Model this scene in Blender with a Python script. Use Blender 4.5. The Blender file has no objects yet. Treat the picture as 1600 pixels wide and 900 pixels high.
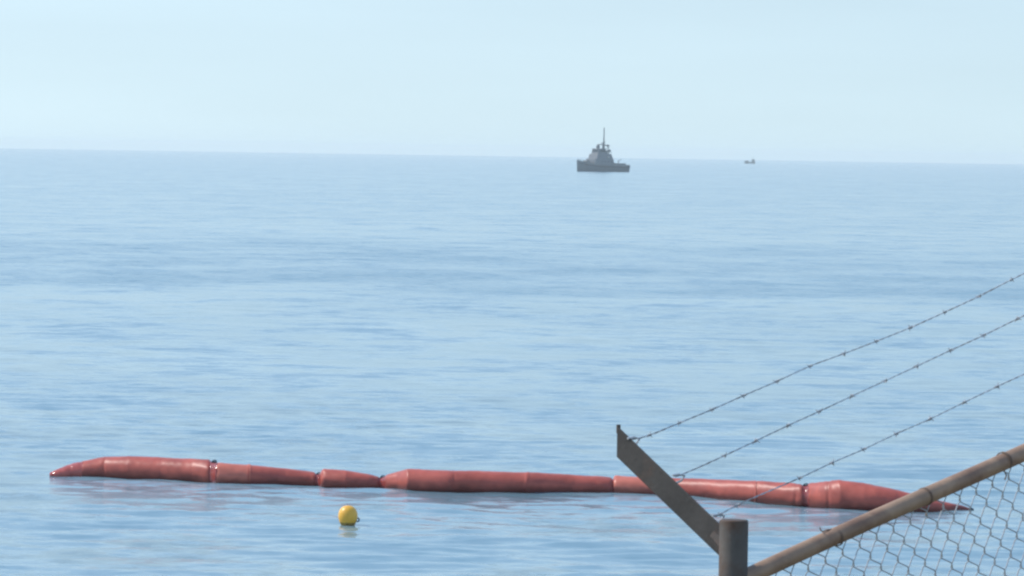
import bpy, math, random
import numpy as np
from mathutils import Vector, Matrix, Quaternion

sc = bpy.context.scene
COL = sc.collection
R = math.radians
rng = random.Random(7)

# ------------------------------------------------------------------ camera, sky, sun, exposure
W_PX, F_PX = 1600.0, 7611.0          # photograph width and focal length in photograph pixels
EYE = Vector((0, 0, 7.0))
PITCH, ROLL = math.atan(210.5 / F_PX), math.atan(0.0156)
cam = bpy.data.cameras.new('camera')
cam_o = bpy.data.objects.new('camera', cam); COL.objects.link(cam_o)
cam.sensor_fit = 'HORIZONTAL'; cam.sensor_width = 36.0
cam.lens = 36.0 * F_PX / W_PX
cam.clip_start = 0.5; cam.clip_end = 60000
FWD = Vector((0, math.cos(PITCH), -math.sin(PITCH)))
RIGHT0 = Vector((1, 0, 0)); UP0 = RIGHT0.cross(FWD)
RIGHT = RIGHT0 * math.cos(ROLL) + UP0 * math.sin(ROLL)
UP = UP0 * math.cos(ROLL) - RIGHT0 * math.sin(ROLL)
rot = Matrix((RIGHT, UP, -FWD)).transposed()
cam_o.matrix_world = Matrix.Translation(EYE) @ rot.to_4x4()
sc.camera = cam_o

SUN_AZ, SUN_EL = R(-74), R(46)       # azimuth from the view direction (left negative)
world = bpy.data.worlds.new('World'); sc.world = world; world.use_nodes = True
nt = world.node_tree
bg = nt.nodes['Background']; bg.inputs['Strength'].default_value = 0.12
sky = nt.nodes.new('ShaderNodeTexSky'); sky.sky_type = 'NISHITA'; sky.sun_disc = False
sky.sun_elevation = SUN_EL; sky.sun_rotation = SUN_AZ
sky.air_density = 1.0; sky.dust_density = 0.3; sky.ozone_density = 1.9; sky.altitude = 0
tc = nt.nodes.new('ShaderNodeTexCoord')
lift = nt.nodes.new('ShaderNodeVectorMath'); lift.operation = 'MULTIPLY_ADD'      # hazy air: the pale low sky reaches higher up
lift.inputs[1].default_value = (1, 1, 0.32); lift.inputs[2].default_value = (0, 0, 0.072)
nt.links.new(tc.outputs['Generated'], lift.inputs[0])
nt.links.new(lift.outputs[0], sky.inputs['Vector'])
tint = nt.nodes.new('ShaderNodeVectorMath'); tint.operation = 'MULTIPLY'; tint.inputs[1].default_value = (0.985, 0.978, 1.035)
nt.links.new(sky.outputs[0], tint.inputs[0]); cmap = nt.nodes.new('ShaderNodeMapping'); cmap.inputs['Scale'].default_value = (7, 7, 55); cmap.inputs['Rotation'].default_value = (0, R(4), 0)
cirrus = nt.nodes.new('ShaderNodeTexNoise'); cirrus.inputs['Scale'].default_value = 1; cirrus.inputs['Detail'].default_value = 4
veil = nt.nodes.new('ShaderNodeMapRange'); veil.inputs['From Min'].default_value = .3; veil.inputs['From Max'].default_value = .7
veil.inputs['To Min'].default_value = .972; veil.inputs['To Max'].default_value = 1.028           # the faintest high cloud
thin = nt.nodes.new('ShaderNodeVectorMath'); thin.operation = 'SCALE'
nt.links.new(tc.outputs['Generated'], cmap.inputs['Vector']); nt.links.new(cmap.outputs[0], cirrus.inputs['Vector'])
nt.links.new(cirrus.outputs['Fac'], veil.inputs['Value']); nt.links.new(veil.outputs[0], thin.inputs['Scale'])
nt.links.new(tint.outputs[0], thin.inputs[0]); nt.links.new(thin.outputs[0], bg.inputs['Color'])

sun = bpy.data.lights.new('sun', 'SUN'); sun.energy = 3.0; sun.angle = R(0.5); sun.color = (1.0, 0.94, 0.86)
sun_o = bpy.data.objects.new('sun', sun); COL.objects.link(sun_o)
to_sun = Vector((math.sin(SUN_AZ) * math.cos(SUN_EL), math.cos(SUN_AZ) * math.cos(SUN_EL), math.sin(SUN_EL)))
sun_o.rotation_euler = to_sun.to_track_quat('Z', 'Y').to_euler(); sun_o.location = (-40, 20, 60)

sc.view_settings.view_transform = 'Standard'; sc.view_settings.look = 'None'
sc.view_settings.exposure = 0.29; sc.view_settings.gamma = 1.0
sc.render.engine = 'CYCLES'
sc.cycles.filter_width = 2.4
sc.cycles.max_bounces = 6; sc.cycles.volume_bounces = 3

# ------------------------------------------------------------------ helpers
def ray(px, py):
    return (FWD * F_PX + RIGHT * (px - 800) - UP * (py - 450)).normalized()
def on_level(px, py, z=0.0):
    d = ray(px, py); return EYE + d * ((z - EYE.z) / d.z)
def on_plane(px, py, p0, n):
    d = ray(px, py); return EYE + d * ((p0 - EYE).dot(n) / d.dot(n))

class MB:
    """collects shapes, links them as one mesh object"""
    def __init__(self): self.v = []; self.f = []
    def add(self, vs, fs):
        b = len(self.v); self.v += [tuple(p) for p in vs]; self.f += [tuple(i + b for i in q) for q in fs]; return self
    def box(self, x0, x1, y0, y1, z0, z1):
        vs = [(x, y, z) for z in (z0, z1) for x, y in ((x0, y0), (x1, y0), (x1, y1), (x0, y1))]
        return self.add(vs, [(3, 2, 1, 0), (4, 5, 6, 7), (0, 1, 5, 4), (1, 2, 6, 5), (2, 3, 7, 6), (3, 0, 4, 7)])
    def prism(self, poly, y0, y1):
        """outline in x,z pushed from y0 to y1"""
        n = len(poly)
        vs = [(x, y0, z) for x, z in poly] + [(x, y1, z) for x, z in poly]
        return self.add(vs, [tuple(range(n)), tuple(range(2 * n - 1, n - 1, -1))] + [(i + n, (i + 1) % n + n, (i + 1) % n, i) for i in range(n)])
    def loft(self, rings, cap=True):
        n = len(rings[0]); vs = [p for r in rings for p in r]; fs = []
        for i in range(len(rings) - 1):
            for j in range(n):
                k = (j + 1) % n
                fs.append((i * n + j, i * n + k, (i + 1) * n + k, (i + 1) * n + j))
        if cap:
            fs.append(tuple(range(n - 1, -1, -1))); m = (len(rings) - 1) * n; fs.append(tuple(range(m, m + n)))
        return self.add(vs, fs)
    def tube(self, pts, rad, sides=8, cap=True):
        pts = [Vector(p) for p in pts]
        if not hasattr(rad, '__len__'): rad = [rad] * len(pts)
        rings = []; ref = None
        for i, p in enumerate(pts):
            t = (pts[min(i + 1, len(pts) - 1)] - pts[max(i - 1, 0)]).normalized()
            if ref is None:
                ref = Vector((0, 0, 1)) if abs(t.z) < .9 else Vector((1, 0, 0))
            a = (ref - t * ref.dot(t)).normalized(); b = t.cross(a); ref = a
            rings.append([p + (a * math.cos(2 * math.pi * j / sides) + b * math.sin(2 * math.pi * j / sides)) * rad[i] for j in range(sides)])
        return self.loft(rings, cap)
    def mesh(self, name, m, smooth=False, angle=35):
        me = bpy.data.meshes.new(name); me.from_pydata(self.v, [], self.f); me.update()
        me.materials.append(m)
        if smooth:
            me.polygons.foreach_set('use_smooth', [True] * len(me.polygons))
            me.set_sharp_from_angle(angle=R(angle))
        return me
    def build(self, name, m, parent=None, smooth=False, angle=35, bevel=0):
        o = bpy.data.objects.new(name, self.mesh(name, m, smooth, angle)); COL.objects.link(o)
        if parent: o.parent = parent
        if bevel:
            b = o.modifiers.new('edge', 'BEVEL'); b.width = bevel; b.segments = 2; b.limit_method = 'ANGLE'
        return o
def link(name, me, parent=None):
    o = bpy.data.objects.new(name, me); COL.objects.link(o)
    if parent: o.parent = parent
    return o
def thing(name, label, cat, loc=(0, 0, 0), rz=0, group=None):
    o = bpy.data.objects.new(name, None); COL.objects.link(o); o.location = loc; o.rotation_euler = (0, 0, rz)
    o.empty_display_size = 0.2
    o['label'] = label; o['category'] = cat
    if group: o['group'] = group
    return o

def material(name, color, rough=0.6, metal=0.0, var=0.0, vscale=4.0, bump=0.0, bscale=30.0, color2=None, dirt=None, dscale=2.0, dlo=.5, dhi=.7, low_shade=False):
    m = bpy.data.materials.new(name); m.use_nodes = True
    n = m.node_tree; L = n.links; p = n.nodes['Principled BSDF']
    if low_shade: p.inputs['Specular IOR Level'].default_value = .28
    p.inputs['Roughness'].default_value = rough; p.inputs['Metallic'].default_value = metal
    co = n.nodes.new('ShaderNodeTexCoord')
    nz = n.nodes.new('ShaderNodeTexNoise'); nz.inputs['Scale'].default_value = vscale; nz.inputs['Detail'].default_value = 5
    L.new(co.outputs['Object'], nz.inputs['Vector'])
    rp = n.nodes.new('ShaderNodeValToRGB')
    c2 = color2 or tuple(min(1, c * (1 + var)) for c in color); c1 = color if color2 else tuple(c * (1 - var) for c in color)
    rp.color_ramp.elements[0].position = .3; rp.color_ramp.elements[1].position = .7
    rp.color_ramp.elements[0].color = (*c1, 1); rp.color_ramp.elements[1].color = (*c2, 1)
    L.new(nz.outputs['Fac'], rp.inputs['Fac']); out = rp.outputs['Color']
    if dirt:
        dz = n.nodes.new('ShaderNodeTexNoise'); dz.inputs['Scale'].default_value = dscale; dz.inputs['Detail'].default_value = 8
        dz.inputs['Roughness'].default_value = .65
        L.new(co.outputs['Object'], dz.inputs['Vector'])
        mr = n.nodes.new('ShaderNodeMapRange'); mr.inputs['From Min'].default_value = dlo; mr.inputs['From Max'].default_value = dhi
        L.new(dz.outputs['Fac'], mr.inputs['Value'])
        mx = n.nodes.new('ShaderNodeMix'); mx.data_type = 'RGBA'; mx.inputs['B'].default_value = (*dirt, 1)
        L.new(mr.outputs['Result'], mx.inputs['Factor']); L.new(out, mx.inputs['A']); out = mx.outputs['Result']
    if low_shade:                                                  # shade on the tube's lower side, put into the colour, ragged upper edge
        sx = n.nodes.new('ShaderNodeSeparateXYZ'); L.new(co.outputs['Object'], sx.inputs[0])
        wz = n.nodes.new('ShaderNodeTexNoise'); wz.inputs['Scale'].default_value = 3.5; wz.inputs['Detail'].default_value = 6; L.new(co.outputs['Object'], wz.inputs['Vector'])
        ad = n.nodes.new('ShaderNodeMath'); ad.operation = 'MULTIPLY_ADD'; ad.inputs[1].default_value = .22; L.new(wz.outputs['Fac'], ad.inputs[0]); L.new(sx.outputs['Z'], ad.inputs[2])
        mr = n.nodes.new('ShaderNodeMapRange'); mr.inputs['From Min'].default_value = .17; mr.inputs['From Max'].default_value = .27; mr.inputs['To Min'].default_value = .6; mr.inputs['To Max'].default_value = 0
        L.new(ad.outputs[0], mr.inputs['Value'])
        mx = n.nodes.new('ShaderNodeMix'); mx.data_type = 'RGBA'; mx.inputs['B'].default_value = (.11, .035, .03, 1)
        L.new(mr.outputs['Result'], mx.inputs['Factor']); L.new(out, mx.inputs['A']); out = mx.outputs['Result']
    L.new(out, p.inputs['Base Color'])
    if bump:
        bz = n.nodes.new('ShaderNodeTexNoise'); bz.inputs['Scale'].default_value = bscale; bz.inputs['Detail'].default_value = 4
        L.new(co.outputs['Object'], bz.inputs['Vector'])
        bp = n.nodes.new('ShaderNodeBump'); bp.inputs['Distance'].default_value = bump; bp.inputs['Strength'].default_value = 1
        L.new(bz.outputs['Fac'], bp.inputs['Height']); L.new(bp.outputs['Normal'], p.inputs['Normal'])
    return m

M = {
    'pvc': material('boom_pvc', (0.46, 0.106, 0.074), .42, var=.2, vscale=2.2, bump=.004, bscale=5, dirt=(.32, .076, .06), dscale=1.9, dlo=.48, dhi=.75, low_shade=True),
    'wetpvc': material('boom_wet_pvc', (0.44, 0.10, 0.078), .14, var=.2, vscale=4, bump=.02, bscale=7),
    'palepvc': material('boom_pale_pvc', (0.60, 0.17, 0.115), .38, var=.12, vscale=2.2, bump=.004, bscale=5, low_shade=True),
    'band': material('boom_band', (0.30, 0.062, 0.052), .16, var=.25, bump=.02, bscale=8),
    'fitting': material('boom_fitting', (0.06, 0.065, 0.075), .4, metal=.6, var=.2),
    'buoy': material('buoy_plastic', (0.9, 0.46, 0.05), .4, var=.08, vscale=5, dirt=(.6, .33, .04), dscale=6, dlo=.58, dhi=.8),
    'weed': material('buoy_waterline_growth', (0.42, 0.25, 0.05), .7, var=.3, vscale=12),
    'rope': material('dark_rope', (0.05, 0.055, 0.05), .8, var=.3),
    'armsteel': material('weathered_arm_steel', (0.046, 0.041, 0.037), .75, metal=.1, var=.25, vscale=9, bump=.0015, bscale=60, dirt=(.085, .05, .034), dscale=7),
    'galv': material('weathered_post_steel', (0.10, 0.086, 0.074), .75, metal=.1, var=.25, vscale=9, bump=.0015, bscale=60, dirt=(.10, .055, .035), dscale=7, dlo=.46, dhi=.62),
    'rail': material('rusty_rail_steel', (0.39, 0.25, 0.16), .6, metal=.1, var=.25, vscale=8, bump=.001, bscale=70, color2=None, dirt=(.22, .125, .08), dscale=6, dlo=.45, dhi=.65),
    'wire': material('dull_wire', (0.42, 0.445, 0.47), .6, metal=.2, var=.25, vscale=20, dirt=(.2, .14, .1), dscale=9, dlo=.5, dhi=.7),
    'rust': material('rusty_tie_wire', (0.19, 0.13, 0.095), .75, var=.3, vscale=40),
    'hull': material('hull_grey_paint', (0.125, 0.128, 0.135), .5, var=.12, vscale=.5, dirt=(.10, .075, .06), dscale=.35, dlo=.55, dhi=.75),
    'house': material('house_grey_paint', (0.135, 0.14, 0.15), .5, var=.1, vscale=.6),
    'darkhull': material('dark_boat_paint', (0.016, 0.017, 0.019), .6, var=.15, vscale=.8),
    'shipglass': material('dark_window_glass', (0.015, 0.018, 0.02), .12),
    'rubber': material('fender_rubber', (0.02, 0.02, 0.02), .8, var=.2),
    'pale': material('pale_deck_gear', (0.35, 0.32, 0.29), .6, var=.15),
    'mast': material('mast_paint', (0.11, 0.12, 0.125), .5, var=.1),
    'bank': material('bank_earth', (0.11, 0.085, 0.055), .95, var=.35, vscale=1.5, bump=.05, bscale=6, dirt=(.05, .065, .025), dscale=.8, dlo=.42, dhi=.6),
}

# ------------------------------------------------------------------ sea
SLOPE, LANE, BACKS = .62, 1.7, .60               # ripple steepness, extra steepness in the ruffled lane
def sea_material():
    m = bpy.data.materials.new('sea_water'); m.use_nodes = True
    n = m.node_tree; L = n.links; p = n.nodes['Principled BSDF']
    p.inputs['Base Color'].default_value = (0.172, 0.295, 0.35, 1)
    p.inputs['IOR'].default_value = 1.333
    geo = n.nodes.new('ShaderNodeNewGeometry')
    # wind: a ruffled lane across the water some 290 m out, and smaller cat's-paws everywhere, in metres
    def noise(scale, det, rough, seed, rz=4):
        mp = n.nodes.new('ShaderNodeMapping'); mp.inputs['Scale'].default_value = scale; mp.inputs['Location'].default_value = (seed, seed * 1.7, seed)
        mp.inputs['Rotation'].default_value = (0, 0, R(rz))
        L.new(geo.outputs['Position'], mp.inputs['Vector'])
        z = n.nodes.new('ShaderNodeTexNoise'); z.inputs['Scale'].default_value = 1; z.inputs['Detail'].default_value = det; z.inputs['Roughness'].default_value = rough
        L.new(mp.outputs[0], z.inputs['Vector']); return z
    def mrange(v, a, b, c, d):
        r = n.nodes.new('ShaderNodeMapRange'); r.interpolation_type = 'SMOOTHSTEP'
        for k, q in zip(('From Min', 'From Max', 'To Min', 'To Max'), (a, b, c, d)): r.inputs[k].default_value = q
        L.new(v, r.inputs['Value']); return r.outputs[0]
    def mth(op, a, b):
        r = n.nodes.new('ShaderNodeMath'); r.operation = op
        for i, q in enumerate((a, b)):
            if isinstance(q, (int, float)): r.inputs[i].default_value = q
            else: L.new(q, r.inputs[i])
        return r.outputs[0]
    sx = n.nodes.new('ShaderNodeSeparateXYZ'); L.new(geo.outputs['Position'], sx.inputs[0])
    wob = noise((1 / 30, 1 / 60, 1), 3, .6, 3.1)
    yy = mth('ADD', sx.outputs['Y'], mth('MULTIPLY', mth('SUBTRACT', wob.outputs['Fac'], .5), 90))
    lane = mth('MULTIPLY', mrange(yy, 226, 256, 0, 1), mrange(yy, 300, 430, 1, 0))
    paws = mrange(noise((1 / 14, 1 / 24, 1), 4, .6, 8.3).outputs['Fac'], .36, .66, .5, 1.12)
    wind = mth('MULTIPLY', paws, mth('ADD', mth('MULTIPLY', lane, LANE), 1.0))
    L.new(mth('ADD', mth('MULTIPLY', wind, .05), .11), p.inputs['Roughness'])
    # tilt of the ripples too small for the mesh: a slope field with many octaves
    z1 = noise((.95, 1.6, 1), 6, .68, 1.9)
    c1 = n.nodes.new('ShaderNodeVectorMath'); c1.operation = 'SUBTRACT'; c1.inputs[1].default_value = (.5, .5, .5); L.new(z1.outputs['Color'], c1.inputs[0])
    flat = n.nodes.new('ShaderNodeVectorMath'); flat.operation = 'MULTIPLY'; flat.inputs[1].default_value = (SLOPE, SLOPE, 0); L.new(c1.outputs[0], flat.inputs[0])
    lean = n.nodes.new('ShaderNodeVectorMath'); lean.operation = 'SCALE'; L.new(flat.outputs[0], lean.inputs[0]); L.new(wind, lean.inputs['Scale'])
    tot = n.nodes.new('ShaderNodeVectorMath'); tot.operation = 'ADD'; L.new(geo.outputs['Normal'], tot.inputs[0]); L.new(lean.outputs[0], tot.inputs[1])
    z2 = noise((1 / 5, 1 / 6.5, 1), 5, .62, 5.7, -5)             # and the broader backs of the wavelets
    c2 = n.nodes.new('ShaderNodeVectorMath'); c2.operation = 'SUBTRACT'; c2.inputs[1].default_value = (.5, .5, .5); L.new(z2.outputs['Color'], c2.inputs[0])
    f2 = n.nodes.new('ShaderNodeVectorMath'); f2.operation = 'MULTIPLY_ADD'; f2.inputs[1].default_value = (BACKS * .5, BACKS, 0); L.new(c2.outputs[0], f2.inputs[0]); L.new(tot.outputs[0], f2.inputs[2])
    tot = f2
    nm = n.nodes.new('ShaderNodeVectorMath'); nm.operation = 'NORMALIZE'; L.new(tot.outputs[0], nm.inputs[0])
    L.new(nm.outputs[0], p.inputs['Normal'])
    return m

def build_sea():
    h = EYE.z; f = 4870.0
    r = [18.0]
    while r[-1] < 11000:
        q = r[-1]; r.append(q + max(.10 if 70 < q < 200 else .22, .55 * q * q / (h * f)))
    r = np.array(r)
    fine = np.linspace(-R(8.5), R(8.5), 560)
    step = np.geomspace(R(.12), R(9), 22); side = R(8.5) + np.cumsum(step); side = side[side < R(100)]
    th = np.concatenate([-side[::-1], fine, side])
    T, RR = np.meshgrid(th, r)
    X = RR * np.sin(T); Y = RR * np.cos(T)
    dr = np.gradient(r)[:, None]; dx = r[:, None] * np.gradient(th)[None, :]
    Z = np.zeros_like(X); g = np.random.default_rng(11)
    waves = []
    for lam, amp, n, spread in ((34, .004, 3, .6), (17, .0036, 5, .7), (8.5, .003, 8, .8), (4.6, .0027, 12, .8), (2.7, .0029, 14, .75), (1.5, .0026, 16, .7), (.9, .0018, 16, .7), (.55, .0010, 14, .7)):
        for i in range(n):
            waves.append((lam * g.uniform(.72, 1.38), amp * g.uniform(.6, 1.4), g.normal(0, spread) * .8 + .15, g.uniform(0, 6.283)))
    # gusts: slow change of the ripple height over the surface
    gust = 1 + .45 * np.sin(X / 23 + Y / 41 + 1) * np.sin(Y / 29 - X / 67 + 2) + .3 * np.sin(Y / 11 + X / 37) * np.sin(X / 9 - Y / 19)
    for lam, a, d, ph in waves:
        k = 2 * math.pi / lam; kx, ky = k * math.sin(d), k * math.cos(d)
        per_r = np.abs(kx * np.sin(T) + ky * np.cos(T)) * dr; per_t = np.abs(kx * np.cos(T) - ky * np.sin(T)) * dx
        s = np.maximum(per_r, per_t) / (2 * math.pi)           # cycles per cell
        att = np.clip((.48 - s) / .2, 0, 1)
        if att.max() <= 0: continue
        w = np.sin(kx * X + ky * Y + ph + .6 * np.sin(X * k * .11 + ph * 3) + .5 * np.sin(Y * k * .13 + ph))
        Z += .8 * a * att * (w if lam > 12 else gust * w)
    nr, nc = X.shape
    me = bpy.data.meshes.new('sea')
    co = np.stack([X, Y, Z], -1).reshape(-1, 3).astype(np.float32)
    i = np.arange(nr - 1)[:, None] * nc + np.arange(nc - 1)[None, :]
    q = np.stack([i, i + 1, i + nc + 1, i + nc], -1).reshape(-1, 4)[:, ::-1].astype(np.int32)
    me.vertices.add(len(co)); me.vertices.foreach_set('co', co.ravel())
    me.loops.add(q.size); me.loops.foreach_set('vertex_index', q.ravel())
    me.polygons.add(len(q)); me.polygons.foreach_set('loop_start', np.arange(0, q.size, 4, dtype=np.int32))
    me.polygons.foreach_set('use_smooth', np.ones(len(q), dtype=bool))
    me.update(calc_edges=True); me.validate()
    if me.polygons[0].normal.z < 0: me.flip_normals()
    me.materials.append(sea_material())
    o = link('sea', me); o['kind'] = 'structure'
    print('sea verts', len(co))
build_sea()

# ------------------------------------------------------------------ bank the fence stands on (below the frame)
PSI = R(40)
U = Vector((math.cos(PSI), math.sin(PSI), 0)); N = Vector((-math.sin(PSI), math.cos(PSI), 0))   # along the fence, seaward
P_DIR = ray(1146, 860); POST_D = 13.4
POST = EYE + P_DIR * (POST_D / P_DIR.y); POST_X = Vector((POST.x, POST.y, 0))
RAIL_SLOPE = None
def build_bank():
    s = np.linspace(-26, 22, 97); t = np.linspace(-16, 16, 65)
    S, T = np.meshgrid(s, t)
    base = np.clip(4.1 + .33 * S, 1.2, 5.6)
    fall = np.clip((T - .8) / 11, 0, None)
    Zb = base - 8.0 * np.clip(fall, 0, 1) ** 1.15 * (base / 4.1) + np.clip(-T - 4, 0, 9) * .05
    g = np.random.default_rng(3)
    for lam, a in ((5, .12), (2.2, .06), (1.1, .03)):
        for _ in range(4):
            d = g.uniform(0, 6.28); Zb += a * np.sin((S * math.cos(d) + T * math.sin(d)) * 6.28 / lam + g.uniform(0, 6.28)) * .6
    X = POST.x + S * U.x + T * N.x; Y = POST.y + S * U.y + T * N.y
    m = MB(); nc = len(s)
    m.add(np.stack([X, Y, np.maximum(Zb, -1.2)], -1).reshape(-1, 3).tolist(),
          [(r_ * nc + c, r_ * nc + c + 1, (r_ + 1) * nc + c + 1, (r_ + 1) * nc + c) for r_ in range(len(t) - 1) for c in range(nc - 1)])
    o = m.build('bank', M['bank'], smooth=True, angle=180); o['kind'] = 'structure'
build_bank()

# ------------------------------------------------------------------ oil boom
def build_boom():
    st = [  # x, top y, waterline y as seen
        (76, 738.5, 745), (84, 734.5, 745), (97, 729, 745), (110, 724, 745), (135, 719, 745.5), (161, 713.5, 746), (200, 713, 748), (250, 714.5, 750), (300, 717, 752.5), (329, 719, 754.5),
        (336, 722, 756), (390, 727, 757), (450, 732.5, 757.5), (485, 737, 758), (496, 739, 758.5), (504, 732.5, 760), (540, 735.5, 761.5), (576, 741, 762), (594, 745, 762),
        (606, 741, 763), (620, 737, 764), (636, 733, 766), (700, 735, 768), (760, 736.5, 769), (824, 738, 770), (880, 741, 770), (930, 744, 770.5), (957, 746, 771),
        (962, 743.5, 771), (1050, 747, 774), (1100, 748.5, 777.5), (1180, 751.5, 784), (1246, 755.5, 789), (1262, 756.5, 790), (1292, 752.5, 793), (1312, 750, 794.5), (1350, 754.5, 796),
        (1400, 765, 797.5), (1450, 777.5, 798.5), (1490, 787, 798.5), (1506, 790.5, 798), (1516, 794, 798)]
    pos = []
    for x, t, b in st:
        p = on_level(x, b, 0); d = p.y
        hgt = max(.02, (b - t) * d / F_PX - .015)
        pos.append((x, p.x, p.y + .28, hgt))
    pos = np.array(pos)
    root_p = Vector((float(pos[0, 1]), float(pos[0, 2]), 0))
    root = thing('oil_boom', 'long orange-red inflatable oil boom floating across the calm water, pointed at both ends', 'oil boom', root_p)
    g = np.random.default_rng(5)
    def station(x):
        i = [np.interp(x, pos[:, 0], pos[:, k]) for k in (1, 2, 3)]
        return Vector((i[0], i[1], 0)) - root_p, float(i[2])
    secs = [(76, 128, 'tip', 'flat'), (128, 327, 'flat', ''), (337, 391, '', 'flat'), (391, 492, 'flat', ''), (500, 591, '', ''), (601, 956.5, '', ''), (958.5, 1046, '', 'flat'), (1046, 1254, 'flat', ''), (1263, 1516, '', 'tip')]
    NS = 28
    for a, b, e0, e1 in secs:
        n = max(14, int((b - a) / 1.6)); rings = []
        xs = np.linspace(a, b, n)
        if not e0: xs = np.concatenate([[a, a + .6, a + 1.6, a + 3.2, a + 5.5], xs[xs > a + 8]])
        if not e1: xs = np.concatenate([xs[xs < b - 8], [b - 5.5, b - 3.2, b - 1.6, b - .6, b]])
        ph = g.uniform(0, 6.28, 12)
        for x in xs:
            c, hgt = station(x)
            sub = .10 if hgt > .12 else .05
            ra = (hgt + sub) / 2; zc = hgt - ra
            end = 1.0; wr = .006
            if not e0: q = (x - a); end *= min(1, .86 + .14 * math.sqrt(max(0, 1 - (1 - min(q, 5.5) / 5.5) ** 2))); wr += .035 * math.exp(-q / 12)
            if not e1: q = (b - x); end *= min(1, .86 + .14 * math.sqrt(max(0, 1 - (1 - min(q, 5.5) / 5.5) ** 2))); wr += .035 * math.exp(-q / 12)
            rb = max(.03, min(.34, ra * 1.12 + .02))
            ring = []
            for j in range(NS):
                t = 2 * math.pi * j / NS
                k = 1 + .006 * math.sin(x * .33 + 4 * t + ph[4]) * math.sin(x * .071 + ph[5]) + .005 * math.sin(x * .52 - 6 * t + ph[6]) * math.sin(x * .043 + 2 * t + ph[7]) + wr * (math.sin(5 * t + ph[0] + x * .07) + .8 * math.sin(9 * t + ph[1] - x * .11)) + .012 * math.sin(x * .055 + ph[2] + 2 * t) + .008 * math.sin(x * .13 + ph[3] - 3 * t)
                # panel seams and creases round the tube
                for sx, dep, wd in ((165, .05, 2.2), (388, -.06, 2.0), (712, .035, 1.8), (825, -.06, 2.2), (1057, .04, 2), (1180, .05, 2.2), (1245, .07, 2.6), (1296, .10, 3.0), (900, .02, 2.5), (448, .02, 2), (250, .012, 2), (1400, .015, 3), (110, .05, 3), (124, .06, 2.5), (97, .06, 2.5), (584, .05, 2)):
                    if abs(x - sx) < 14: k -= dep * math.exp(-((x - sx - 2.5 * math.sin(t + sx)) / wd) ** 2) * (.65 + .35 * math.sin(t * 2 + sx))
                ring.append(c + Vector((0, math.cos(t) * rb * end * k, zc + math.sin(t) * ra * end * k)))
            rings.append(ring)
        pale = (a, b) in ((337, 391), (958.5, 1046))  # these two lengths get a lighter base colour
        tip = (a, b) == (76, 128)
        o = MB().loft(rings).build('boom_tip' if tip else 'boom_section', M['palepvc' if pale else 'wetpvc' if tip else 'pvc'], root, smooth=True, angle=60)
        if pale: o['label'] = 'short paler length of the boom'
    # couplings between the sections
    for a, b, s in ((326, 338, .97), (490.5, 501.5, .9), (590, 602, .92), (955.5, 959.5, .92), (1253, 1264, .94)):
        rings = []
        for x in np.linspace(a, b, 7):
            c, hgt = station(x); ra = (hgt + .1) / 2; zc = hgt - ra; rb = min(.34, ra * 1.12 + .02)
            w = s * (1 - .10 * math.sin(math.pi * (x - a) / (b - a)))
            rings.append([c + Vector((0, math.cos(2 * math.pi * j / 24) * rb * w, zc + math.sin(2 * math.pi * j / 24) * ra * w)) for j in range(24)])
        cp = MB().loft(rings).build('coupling', M['band'], root, smooth=True)
        # shackle plate standing on the coupling
        c, hgt = station((a + b) / 2)
        if a not in (955.5,):
            m = MB(); z0 = hgt * s - .02
            m.box(c.x - .04, c.x + .07, c.y - .03, c.y + .03, z0 - .03, z0 + .03)
            m.tube([c + Vector((.02, 0, z0 + .04)) + Vector((math.cos(t) * .04, 0, math.sin(t) * .02 - .01)) for t in np.linspace(0, math.pi, 7)], .012, 6)
            m.build('shackle', M['fitting'], cp, bevel=.006)
    # towing eye at the far tip
    c, hgt = station(1515)
    MB().tube([c + Vector((.0, 0, .0)), c + Vector((.05, 0, .015)), c + Vector((.11, 0, .0))], [.03, .035, .018], 8).build('towing_eye', M['fitting'], root, smooth=True)
    # hoops of webbing round the tube
    for x in (388, 825, 1180):
        rings = []
        for dx_, k in ((-1.6, 1.0), (-1.2, 1.03), (1.2, 1.03), (1.6, 1.0)):
            c, hgt = station(x + dx_); ra = (hgt + .1) / 2; zc = hgt - ra; rb = min(.34, ra * 1.12 + .02)
            rings.append([c + Vector((0, math.cos(2 * math.pi * j / 24) * rb * k, zc + math.sin(2 * math.pi * j / 24) * ra * k)) for j in range(24)])
        MB().loft(rings).build('hoop_strap', M['pvc'], root, smooth=True)
build_boom()

# ------------------------------------------------------------------ yellow buoy
def build_buoy():
    p = on_level(543, 821, 0); k = p.y / F_PX
    root = thing('mooring_buoy', 'small round yellow buoy floating on the water in front of the oil boom', 'buoy', p + Vector((0, .16, 0)), R(12))
    rr = 15.3 * k
    prof = [(0, -.16), (.40, -.12), (.62, -.03), (.78, .05), (.91, .15), (.985, .26), (1.0, .36), (.97, .46), (.86, .57), (.67, .665), (.44, .72), (.2, .745), (0.001, .752)]
    H = 29.8 * k / .735
    n = 28
    def rev(pr, nn=n, c=(0, 0, 0)):
        return [[Vector((c[0] + a * rr * math.cos(2 * math.pi * j / nn), c[1] + a * rr * math.sin(2 * math.pi * j / nn), c[2] + z * H)) for j in range(nn)] for a, z in pr]
    MB().loft(rev([(max(a, .001), z) for a, z in prof])).build('float', M['buoy'], root, smooth=True, angle=80)
    MB().loft(rev([(.65, -.03), (.73, .01), (.82, .065), (.86, .095)]), cap=False).build('waterline_band', M['weed'], root, smooth=True)
    # rope eye on the seaward flank and a slack tail of rope
    m = MB()
    c = Vector((rr * .97, -.05, H * .2))
    m.tube([c + Vector((.028 * math.sin(t), 0, .035 * math.cos(t))) for t in np.linspace(0, 2 * math.pi, 13)], .012, 6)
    m.build('rope_eye', M['rope'], root, smooth=True)
build_buoy()

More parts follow.
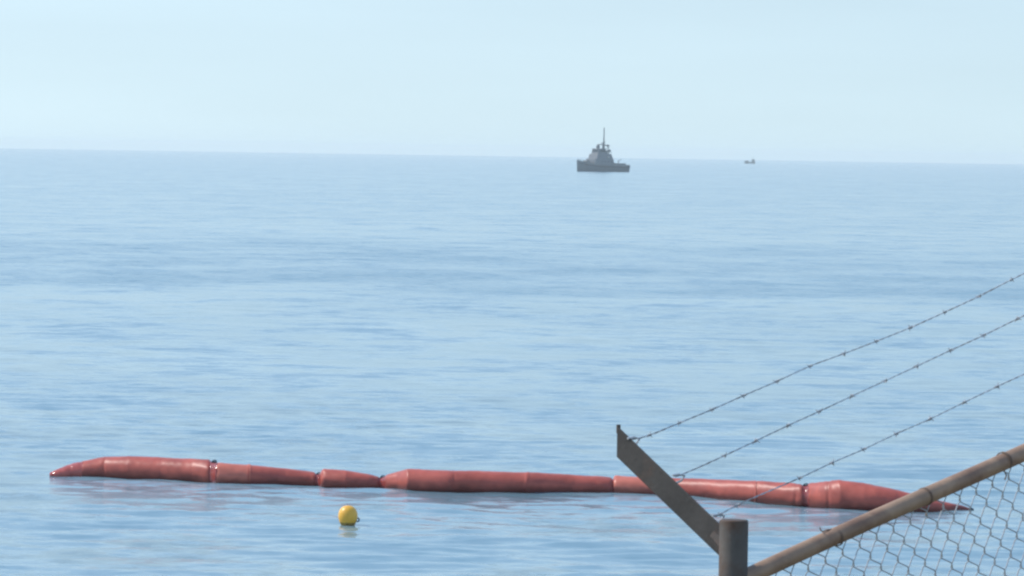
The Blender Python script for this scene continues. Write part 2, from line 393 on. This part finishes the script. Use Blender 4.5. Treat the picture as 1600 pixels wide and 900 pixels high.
# ------------------------------------------------------------------ patrol tug on the horizon
def build_ship():
    p = on_level(939.3, 268.2, 0)
    root = thing('patrol_ship', 'dark grey patrol tug with stepped wheelhouse and tall mast far out on the water', 'ship', p + Vector((0, 3, 0)), R(180 + 42))
    # bow towards local +x; +x points to the left and slightly to the viewer
    L2, B = 13.2, 3.7
    rings = []
    for s in np.linspace(-1, 1, 25):
        x = s * L2
        w = B * (1 - max(0, (s + .1) / 1.1) ** 2.3 * .97) * (1 - .08 * max(0, -s - .6) / .4)
        top = 2.75 + 1.9 * max(0, (s - .05) / .95) ** 1.7 + .25 * max(0, -s - .4)
        xo = x + .5 * max(0, s - .6)
        ring = []
        for a, z in ((.0, -1.0), (.62, -.8), (.86, .05), (.95, 1.2), (1.0, top)):
            ring.append((xo + (.9 * max(0, s - .7) * (z / top) if z > 0 else -4.5 * max(0, s - .7)*(.2-z*.8)), a * w, z))
        rings.append([Vector(q) for q in ring] + [Vector((q[0], -q[1], q[2])) for q in ring[:0:-1]])
    MB().loft(rings).build('hull', M['hull'], root, smooth=True, angle=40)
    # rubbing strake
    m = MB()
    for sy in (-1, 1):
        m.tube([(s * L2, sy * (B * (1 - max(0, (s + .1) / 1.1) ** 2.3 * .97) * 1.0), 2.0 + 1.5 * max(0, (s - .05) / .95) ** 1.7) for s in np.linspace(-.98, .97, 20)], .16, 6)
    m.build('rubbing_strake', M['rubber'], root, smooth=True)
    def house(name, x0, x1, w, z0, z1, rake=.4, mat='house', aft=.15, bev=.12):
        m = MB(); vs = []
        for z, xa, xb, ww in ((z0, x0, x1, w), (z1, x0 + aft, x1 - rake, w * .93)):
            vs += [(xa, -ww, z), (xb, -ww, z), (xb, ww, z), (xa, ww, z)]
        m.add(vs, [(3, 2, 1, 0), (4, 5, 6, 7), (0, 1, 5, 4), (1, 2, 6, 5), (2, 3, 7, 6), (3, 0, 4, 7)])
        return m.build(name, M[mat], root, bevel=bev)
    deck = house('deckhouse', -4.6, 6.2, 3.1, 2.5, 5.3, .3, aft=.3)
    mid = house('upper_house', -4.2, 4.9, 2.8, 5.25, 7.3, .6, aft=.9)
    wh = house('wheelhouse', -1.0, 3.8, 2.05, 7.25, 9.3, .5, aft=.3)
    rf = house('wheelhouse_roof', -1.1, 3.6, 2.2, 9.28, 9.52, .1, aft=.05, bev=.05)
    # windows of the wheelhouse
    m = MB()
    for k in range(5):
        y0 = -1.75 + k * .72
        m2 = MB()
        m2.add([(3.66, y0, 8.1), (3.66, y0 + .56, 8.1), (3.44, y0 + .55, 8.95), (3.44, y0 + .01, 8.95),
                (3.5, y0, 8.1), (3.5, y0 + .56, 8.1), (3.28, y0 + .55, 8.95), (3.28, y0 + .01, 8.95)], [(0, 1, 2, 3), (7, 6, 5, 4), (0, 4, 5, 1), (1, 5, 6, 2), (2, 6, 7, 3), (3, 7, 4, 0)])
        m2.build('window', M['shipglass'], wh)
    for sy in (-1, 1):
        for k in range(3):
            x0 = -.5 + k * 1.05
            MB().box(x0, x0 + .8, sy * 1.99 - .06, sy * 1.99 + .06, 8.1, 8.9).build('window', M['shipglass'], wh)
        for k in range(4):
            x0 = -3.0 + k * 1.75
            m2 = MB(); m2.tube([(x0, sy * 3.0 - .12, 4.2), (x0, sy * 3.0 + .12, 4.2)], .24, 12); m2.build('porthole', M['shipglass'], deck)
        dr = MB().box(-3.7, -2.95, sy * 3.02 - .1, sy * 3.02 + .1, 2.75, 4.7).build('door', M['hull'], deck)
    # funnel aft of the wheelhouse
    fn = MB()
    fn.loft([[Vector((cx + .75 * math.cos(t) * k, .8 * math.sin(t) * k, z)) for t in np.linspace(0, 2 * math.pi, 14, endpoint=False)] for cx, k, z in ((-2.4, 1.05, 7.2), (-2.55, 1.0, 8.6), (-2.6, .9, 8.75))])
    fn.build('funnel', M['house'], root, smooth=True)
    # arch carrying the aerials
    m = MB()
    for sy in (-1.5, 1.5):
        m.tube([(.9, sy, 9.4), (.55, sy * .9, 10.9), (-.4, sy * .8, 11.25)], .15, 8)
        m.tube([(-2.2, sy * .8, 7.3), (-2.3, sy * .8, 11.1)], .11, 8)
        m.tube([(.5, sy * .85, 11.2), (-3.9, sy * .8, 10.75)], .10, 8)
    m.tube([(.4, -1.5, 11.2), (.4, 1.5, 11.2)], .16, 8); m.tube([(-2.3, -1.3, 11.0), (-2.3, 1.3, 11.0)], .1, 8)
    m.build('aerial_arch', M['mast'], root, smooth=True)
    mm = MB()
    mm.tube([(-1.3, 0, 7.3), (-1.3, 0, 11.3), (-1.35, 0, 12.8), (-1.38, 0, 18.2)], [.46, .42, .26, .20], 8)
    mm.tube([(-1.33, -.85, 12.2), (-1.33, .85, 12.2)], .09, 6); mm.tube([(-1.35, -.5, 13.5), (-1.35, .5, 13.5)], .07, 6)
    ms = mm.build('mast', M['mast'], root, smooth=True)
    MB().box(-1.1, -.66, -1.0, 1.0, 11.55, 11.85).build('radar_bar', M['mast'], ms, bevel=.04)
    MB().loft([[Vector((1.9 + .75 * k * math.cos(t), .75 * k * math.sin(t), 9.5 + (z - 9.5) * 1.5)) for t in np.linspace(0, 2 * math.pi, 12, endpoint=False)] for k, z in ((.6, 9.5), (1, 9.7), (1.05, 10.1), (.8, 10.45), (.3, 10.65), (.01, 10.68))]).build('radar_dome', M['mast'], root, smooth=True)
    # davit with a lamp cluster behind the funnel
    m = MB(); m.tube([(-4.1, 0, 7.2), (-4.2, 0, 9.4), (-3.7, 0, 11.0)], [.2, .16, .16], 8)
    m.build('davit', M['mast'], root, smooth=True)
    MB().loft([[Vector((-4.45 + .72 * k * math.cos(t), .7 * k * math.sin(t), z)) for t in np.linspace(0, 2 * math.pi, 10, endpoint=False)] for k, z in ((.4, 8.1), (.95, 8.35), (1, 8.8), (.5, 9.15), (.1, 9.3))]).build('searchlight', M['mast'], root, smooth=True)
    MB().loft([[Vector((-3.6 + .6 * k * math.cos(t), .55 * k * math.sin(t), z)) for t in np.linspace(0, 2 * math.pi, 10, endpoint=False)] for k, z in ((.5, 10.3), (1, 10.6), (1, 10.95), (.3, 11.2))]).build('lamp', M['mast'], root, smooth=True)
    # towing gear aft
    MB().box(-7.2, -5.6, -.9, .9, 2.6, 3.7).build('winch', M['hull'], root, bevel=.1)
    MB().box(-11.0, -4.8, -3.35, -3.15, 2.9, 3.55).build('stern_rail', M['mast'], root, bevel=.05)
    MB().box(-11.0, -4.8, 3.15, 3.35, 2.9, 3.55).build('stern_rail', M['mast'], root, bevel=.05)
    for x in (-9.5, -8.3):
        for sy in (-1, 1):
            m = MB(); pts = [(x + .42 * math.cos(t), sy * 3.5, 2.35 + .42 * math.sin(t)) for t in np.linspace(0, 2 * math.pi, 13)]
            m.tube(pts, .17, 6); m.build('tyre_fender', M['pale'] , root, smooth=True)
    # deck gear
    for sy in (-1, 1):
        m = MB(); m.tube([(-2.2, sy * 2.75, 5.95), (-2.0, sy * 2.75, 5.95), (-.9, sy * 2.75, 5.95), (-.7, sy * 2.75, 5.95)], [.3, .42, .42, .3], 10)
        m.build('life_raft', M['pale'], root, smooth=True, angle=40)
    m = MB(); m.tube([(8.3, -1.0, 4.1), (8.3, 1.0, 4.1)], .55, 10); m.box(7.8, 8.8, -1.3, -1.0, 3.2, 4.6); m.box(7.8, 8.8, 1.0, 1.3, 3.2, 4.6)
    m.build('windlass', M['mast'], root)
    m = MB(); m.tube([(-8.6, 1.2, 2.7), (-8.6, 1.2, 4.6), (-10.4, 1.2, 5.3)], [.2, .18, .1], 8); m.build('deck_crane', M['mast'], root)
    for sy in (-1, 1):
        m = MB(); m.tube([(x, sy * 2.72, 8.15) for x in (-3.2, -1.2)], .06, 5)
        for x in (-3.2, -2.5, -1.8, -1.2): m.tube([(x, sy * 2.72, 7.25), (x, sy * 2.72, 8.15)], .06, 5)
        m.build('upper_deck_rail', M['mast'], root)
    # bow rail
    m = MB()
    for sy in (-1, 1):
        pts = [(s * L2 + .3, sy * B * .96 * (1 - max(0, (s + .1) / 1.1) ** 2.3 * .97), 3.3 + 1.9 * max(0, (s - .05) / .95) ** 1.7) for s in np.linspace(.45, .96, 8)]
        m.tube(pts, .06, 5)
        for q in pts: m.tube([q, (q[0], q[1], q[2] - .7)], .05, 5)
    m.build('bow_rail', M['mast'], root)
build_ship()

# ------------------------------------------------------------------ small fishing boat near the horizon
def build_boat():
    p = on_level(1171.5, 255.6, 0)
    root = thing('fishing_boat', 'tiny low fishing boat with a cabin at one end, near the horizon', 'boat', p, R(180)); root.scale = (1.1, 1.1, 1.2)
    L2, B = 5.2, 1.5
    rings = []
    for s in np.linspace(-1, 1, 17):
        w = B * (1 - max(0, (s - .1) / .9) ** 2 * .96); top = 1.6 + 1.0 * max(0, s) ** 2
        ring = [(s * L2 - .3 * max(0, s - .6), a * w, z) for a, z in ((0, -.6), (.6, -.4), (.9, .2), (1, top))]
        rings.append([Vector(q) for q in ring] + [Vector((q[0], -q[1], q[2])) for q in ring[:0:-1]])
    MB().loft(rings).build('hull', M['darkhull'], root, smooth=True, angle=40)
    cb = MB().box(-4.6, -1.9, -1.1, 1.1, 1.2, 3.7).build('cabin', M['darkhull'], root, bevel=.15)
    MB().box(-4.8, -1.7, -1.2, 1.2, 3.7, 3.9).build('roof', M['darkhull'], cb)
    for sy in (-1, 1):
        MB().box(-4.1, -2.4, sy * 1.09 - .04, sy * 1.09 + .04, 2.2, 2.9).build('window', M['shipglass'], cb)
    ms = MB(); ms.tube([(-3.4, 0, 3.8), (-3.3, 0, 6.3)], .09, 6); ms.tube([(-3.35, -.6, 5.2), (-3.35, .6, 5.2)], .05, 6); ms.build('mast', M['mast'], root)
    MB().box(1.2, 3.6, -.8, .8, 1.55, 2.6).build('hatch', M['darkhull'], root, bevel=.08)
build_boat()

# ------------------------------------------------------------------ chain link fence with barbed wire
def build_fence():
    fp = lambda x, y: on_plane(x, y, POST, N)                 # pixel -> point in the plane of the fence
    r0, r1 = fp(1165, 903), fp(1597, 707)
    slope = (r1.z - r0.z) / (r1 - r0).dot(U)
    zr0 = r0.z - slope * (r0 - POST).dot(U)                   # rail axis height at the post
    root_p = Vector((POST.x, POST.y, 3.9))
    root = thing('chain_link_fence', 'rusty sloping chain link fence with round steel post and three strands of barbed wire', 'fence', root_p)
    off = -root_p
    rp = .0245; pr = .040
    ztop = on_plane(1146, 812, POST, N).z
    BAY = 2.75
    ends = (0.0, BAY)
    arm_a = None
    def arm_point(x, y): return on_plane(x, y, POST, U)       # vertical plane through the post, square to the fence
    tip, low = arm_point(966, 690), arm_point(1128, 846)
    for s in ends:
        b = U * s + Vector((0, 0, slope * s)) + off
        c = Vector((POST.x, POST.y, 0)) + b
        zt = ztop; 
        prof = [(pr, 3.0), (pr, zt - .006), (pr * .97, zt - .002), (pr * .9, zt), (.001, zt + .001)]
        m = MB(); m.loft([[Vector((c.x + a * math.cos(t), c.y + a * math.sin(t), c.z + z)) for t in np.linspace(0, 2 * math.pi, 28, endpoint=False)] for a, z in prof])
        m.build('post', M['galv'], root, smooth=True, angle=30)
        # arm: angle section, flanges seen from the shore side
        ax = (tip - low).normalized(); sd = U.copy(); nn = ax.cross(sd).normalized()
        wd = .0375
        arm = MB()
        def ringat(q, pts): return [q + b + sd * a + nn * e for a, e in pts]
        sect = [(-.006, -wd), (.0, -wd), (.0, wd - .006), (.05, wd - .006), (.05, wd), (-.006, wd)]
        r_a = ringat(low - ax * .055, sect); r_b = []
        for a, e in sect:                                     # the free end is cut upright
            q = tip + b + sd * a + nn * e
            horiz = N
            # slide along the axis until the end lies in one upright plane
            k = ((tip + b) - q).dot(N) / ax.dot(N)
            r_b.append(q + ax * k)
        arm.loft([r_a, r_b])
        arm.build('arm', M['armsteel'], root, bevel=.002)
        tp = tip + b
        pg = MB(); e0 = tp + nn * (wd if nn.z > 0 else -wd) + ax * .0
        k = ((tip + b) - e0).dot(N) / ax.dot(N); e0 = e0 + ax * k
        pg.tube([e0 - Vector((0, 0, .02)), e0 + Vector((0, 0, .005))], .006, 6); pg.build('arm_pin', M['galv'], root)
        # weld collar where the arm meets the post
        MB().tube([low + b - ax * .035, low + b + ax * .03], [.03, .022], 8).build('weld', M['armsteel'], root, smooth=True)
    # top rail, swaged joint sleeves
    m = MB(); o0 = Vector((POST.x, POST.y, 0)) + off
    RZ = lambda s: o0 + U * s + Vector((0, 0, zr0 + slope * s)) - N * 0.0
    m.tube([RZ(s) + Vector((0, 0, .003 * math.sin(s * 4))) for s in np.linspace(.02, BAY, 30)], rp, 20)
    m.build('top_rail', M['rail'], root, smooth=True, angle=60)
    dirr = (U + Vector((0, 0, slope))).normalized()
    side = N; upv = dirr.cross(side).normalized()
    if upv.z < 0: upv = -upv
    # tie wires looped round the rail
    tie = []
    for px, py in ((1302, 843), (1442, 778), (1566, 721)):
        tie.append((fp(px, py) - POST).dot(U))
    tie += [tie[-1] + .36 * k for k in range(1, 5)]
    for i, s in enumerate(tie):
        m = MB()
        for dlt in (-.0025, .0025):
            m.tube([RZ(s) + dirr * (dlt + .012 * math.sin(t / 2)) + (side * math.cos(t) + upv * math.sin(t)) * (rp + .0012) for t in np.linspace(0, 2 * math.pi, 17)], .0015, 6, cap=False)
        a = RZ(s) + upv * (rp + .002)
        if i == 0:
            a2 = a - dirr * .035
            m.tube([a, a - dirr * .02 + upv * .004, a2 + upv * .004, a2 - dirr * .006 + upv * .012, a2 - dirr * .007 + upv * .02], .0019, 6)
        else:
            m.tube([RZ(s) - upv * rp, RZ(s) - upv * (rp + .02) + dirr * .006, RZ(s) - upv * (rp + .03) - dirr * .004], .0022, 6)
        m.build('tie_wire', M['rust'], root, smooth=True)
    # chain link fabric: upright zigzag wires, one mesh shared by all
    c0 = fp(1574, 846); sc_ = (c0 - EYE).y
    def d_plane(dx, dy):                                      # small step in the photograph -> step in the fence plane
        q = fp(1500 + dx, 830 + dy) - fp(1500, 830); return q.dot(U), q.z
    pa = d_plane(25.5, -10.4)[0]
    e1 = d_plane(15.1, 11.6); e2 = d_plane(-10.4, 22.0); jt = d_plane(.9, 6.4)
    segs = {'e1': e1, 'e2': e2}
    def strand(odd):
        """zigzag from the rail downwards; the origin is the left bend nearest under the rail"""
        order = (['e1'] if odd else []) + ['e2'] + ['e1', 'e2'] * 21
        s = z = 0.0
        for k in order[:2 if odd else 1]: s -= segs[k][0] + jt[0]; z -= segs[k][1] + jt[1]
        out = []
        for k in order:
            e = segs[k]; w = 1 if k == 'e1' else -1
            for fs, fz, dep in ((0, 0, .0038 * w), (.14, .22, .0042), (.5, .5, 0), (.86, .78, -.0042)):
                out.append((s + e[0] * fs, z + e[1] * fz, dep if fs else .003 * w))
            s += e[0]; z += e[1]
            out.append((s, z, -.003)); s += jt[0]; z += jt[1]
        return out
    wr = .0018
    jx = (fp(1396, 832) - POST).dot(U)                        # a junction read off the photograph, near the rail
    z_rel = fp(1396, 829).z - (zr0 + slope * jx)              # its drop below the rail axis
    half = (e1[0] + jt[0], e1[1] + jt[1])
    kmin, kmax = int((.05 - jx) / pa) - 1, int((BAY - jx) / pa)
    for odd in (0, 1):
        wire = MB(); wire.tube([U * a + Vector((0, 0, b_)) + N * dep for a, b_, dep in strand(odd)], wr, 5)
        wme = wire.mesh('mesh_wire', M['wire'], smooth=True, angle=80)
        for k in range(kmin, kmax + 1):
            o = link('mesh_wire', wme, root)
            zz = zr0 + slope * (jx + k * pa) + z_rel
            o.location = o0 + U * (jx + k * pa + odd * half[0]) + Vector((0, 0, zz + odd * half[1]))
    # bottom tension wire
    MB().tube([RZ(s) + Vector((0, 0, -1.75 + .01 * math.sin(s * 3))) for s in np.linspace(0, BAY, 12)], .0022, 5).build('tension_wire', M['wire'], root)
    # three barbed strands
    strands = [
        ([(985, 687), (1000, 684.5), (1015, 680.5), (1040, 670), (1062, 660.5), (1113, 640), (1162, 618), (1214, 596), (1266, 571.5), (1318, 553), (1370, 533), (1423, 512), (1477, 487.5), (1530, 463), (1580, 437), (1634, 411)],
         [1015, 1062, 1113, 1162, 1214, 1266, 1318, 1370, 1423, 1477, 1530, 1580]),
        ([(1055, 745), (1084, 734), (1108, 723), (1132, 712), (1181, 689), (1232, 664.5), (1280, 643), (1331, 619), (1383, 595), (1432, 572.5), (1486, 547), (1537, 524), (1590, 498), (1640, 474)],
         [1132, 1181, 1232, 1280, 1331, 1383, 1432, 1486, 1537, 1590]),
        ([(1117, 808), (1152, 789), (1200, 768), (1250, 747), (1300, 723), (1350, 702), (1401, 677.5), (1453, 655), (1507, 628.5), (1558, 604), (1610, 580)],
         [1126, 1152, 1250, 1300, 1350, 1401, 1453, 1507, 1558])]
    bm_ = MB()                                                # one barb: two wraps and four points
    for ph_, dx_ in ((0, -.004), (1.2, .004)):
        bm_.tube([(dx_ + .0012 * t, .0034 * math.cos(t + ph_), .0034 * math.sin(t + ph_)) for t in np.linspace(-3, 3, 9)], .0021, 5)
    for a, dx_ in ((.5, -.006), (.5 + math.pi, -.003), (2.2, .003), (2.2 + math.pi, .006)):
        bm_.tube([(dx_, .002 * math.cos(a), .002 * math.sin(a)), (dx_ * 1.7, .011 * math.cos(a), .011 * math.sin(a))], [.0020, .0011], 5)
    bme = bm_.mesh('barb', M['wire'], smooth=True)
    for pix, barbs in strands:
        a0 = arm_point(*pix[0])
        P3 = [on_plane(x, y, a0, N) for x, y in pix]
        s_end = (P3[-1] - a0).dot(U); sl = (P3[-1].z - P3[-4].z) / (P3[-1] - P3[-4]).dot(U)
        q = P3[-1]
        ss = np.array([(p - a0).dot(U) for p in P3]); zs = np.array([p.z for p in P3])
        # straighten on to the arm of the next post
        endz = a0.z + slope * BAY
        ss = np.append(ss, BAY); zs = np.append(zs, endz)
        fine = np.linspace(0, BAY, 160)
        zf = np.interp(fine, ss, zs)
        ker = np.ones(5) / 5; zf2 = np.convolve(np.pad(zf, 2, mode='edge'), ker, 'valid'); zf2[:3] = zf[:3]; zf2[-3:] = zf[-3:]
        m = MB()
        dense = np.linspace(0, BAY, 420); zd = np.interp(dense, fine, zf2)
        for k in (0, math.pi):
            m.tube([a0 + off + U * s + Vector((0, 0, z - a0.z)) + (N * math.cos(s * 110 + k) + Vector((0, 0, 1)) * math.sin(s * 110 + k)) * .0012 for s, z in zip(dense, zd)], .0012, 4)
        st = m.build('barbed_wire', M['wire'], root, smooth=True, angle=80)
        bs = [(on_plane(x, np.interp(x, [p[0] for p in pix], [p[1] for p in pix]), a0, N) - a0).dot(U) for x in barbs]
        gap = (bs[-1] - bs[-5]) / 4
        while bs[-1] + gap < BAY - .03: bs.append(bs[-1] + gap)
        for s in bs:
            z = np.interp(s, dense, zd)
            o = link('barb', bme, st)
            o.location = a0 + off + U * s + Vector((0, 0, z - a0.z))
            o.rotation_mode = 'QUATERNION'
            o.rotation_quaternion = dirr.to_track_quat('X', 'Z') @ Quaternion((1, 0, 0), rng.uniform(0, 6.28))
            k = rng.uniform(.75, .95); o.scale = (k, k, k)
        # tie that holds the strand to the arm
        t0 = a0 + off
        m = MB()
        m.tube([t0 - U * .01 + Vector((0, 0, .004)), t0 + U * .012 + Vector((0, 0, .006)), t0 + U * .035 + Vector((0, 0, .002)), t0 + U * .022 + Vector((0, 0, -.012)), t0 + Vector((0, 0, -.018))], .0035, 6)
        m.build('wire_tie', M['wire'], root, smooth=True)
build_fence()

# ------------------------------------------------------------------ sea haze
HAZE = 1.1e-4
def build_haze():
    m = bpy.data.materials.new('sea_haze'); m.use_nodes = True; n = m.node_tree
    for x in list(n.nodes):
        if x.type == 'BSDF_PRINCIPLED': n.nodes.remove(x)
    v = n.nodes.new('ShaderNodeVolumePrincipled'); v.inputs['Color'].default_value = (.985, 1.0, .95, 1); v.inputs['Density'].default_value = HAZE
    v.inputs['Anisotropy'].default_value = .2
    n.links.new(v.outputs[0], n.nodes['Material Output'].inputs['Volume'])
    o = MB().box(-13000, 13000, -400, 12500, -3, 20.0).build('haze', m)
    o['kind'] = 'stuff'
build_haze()
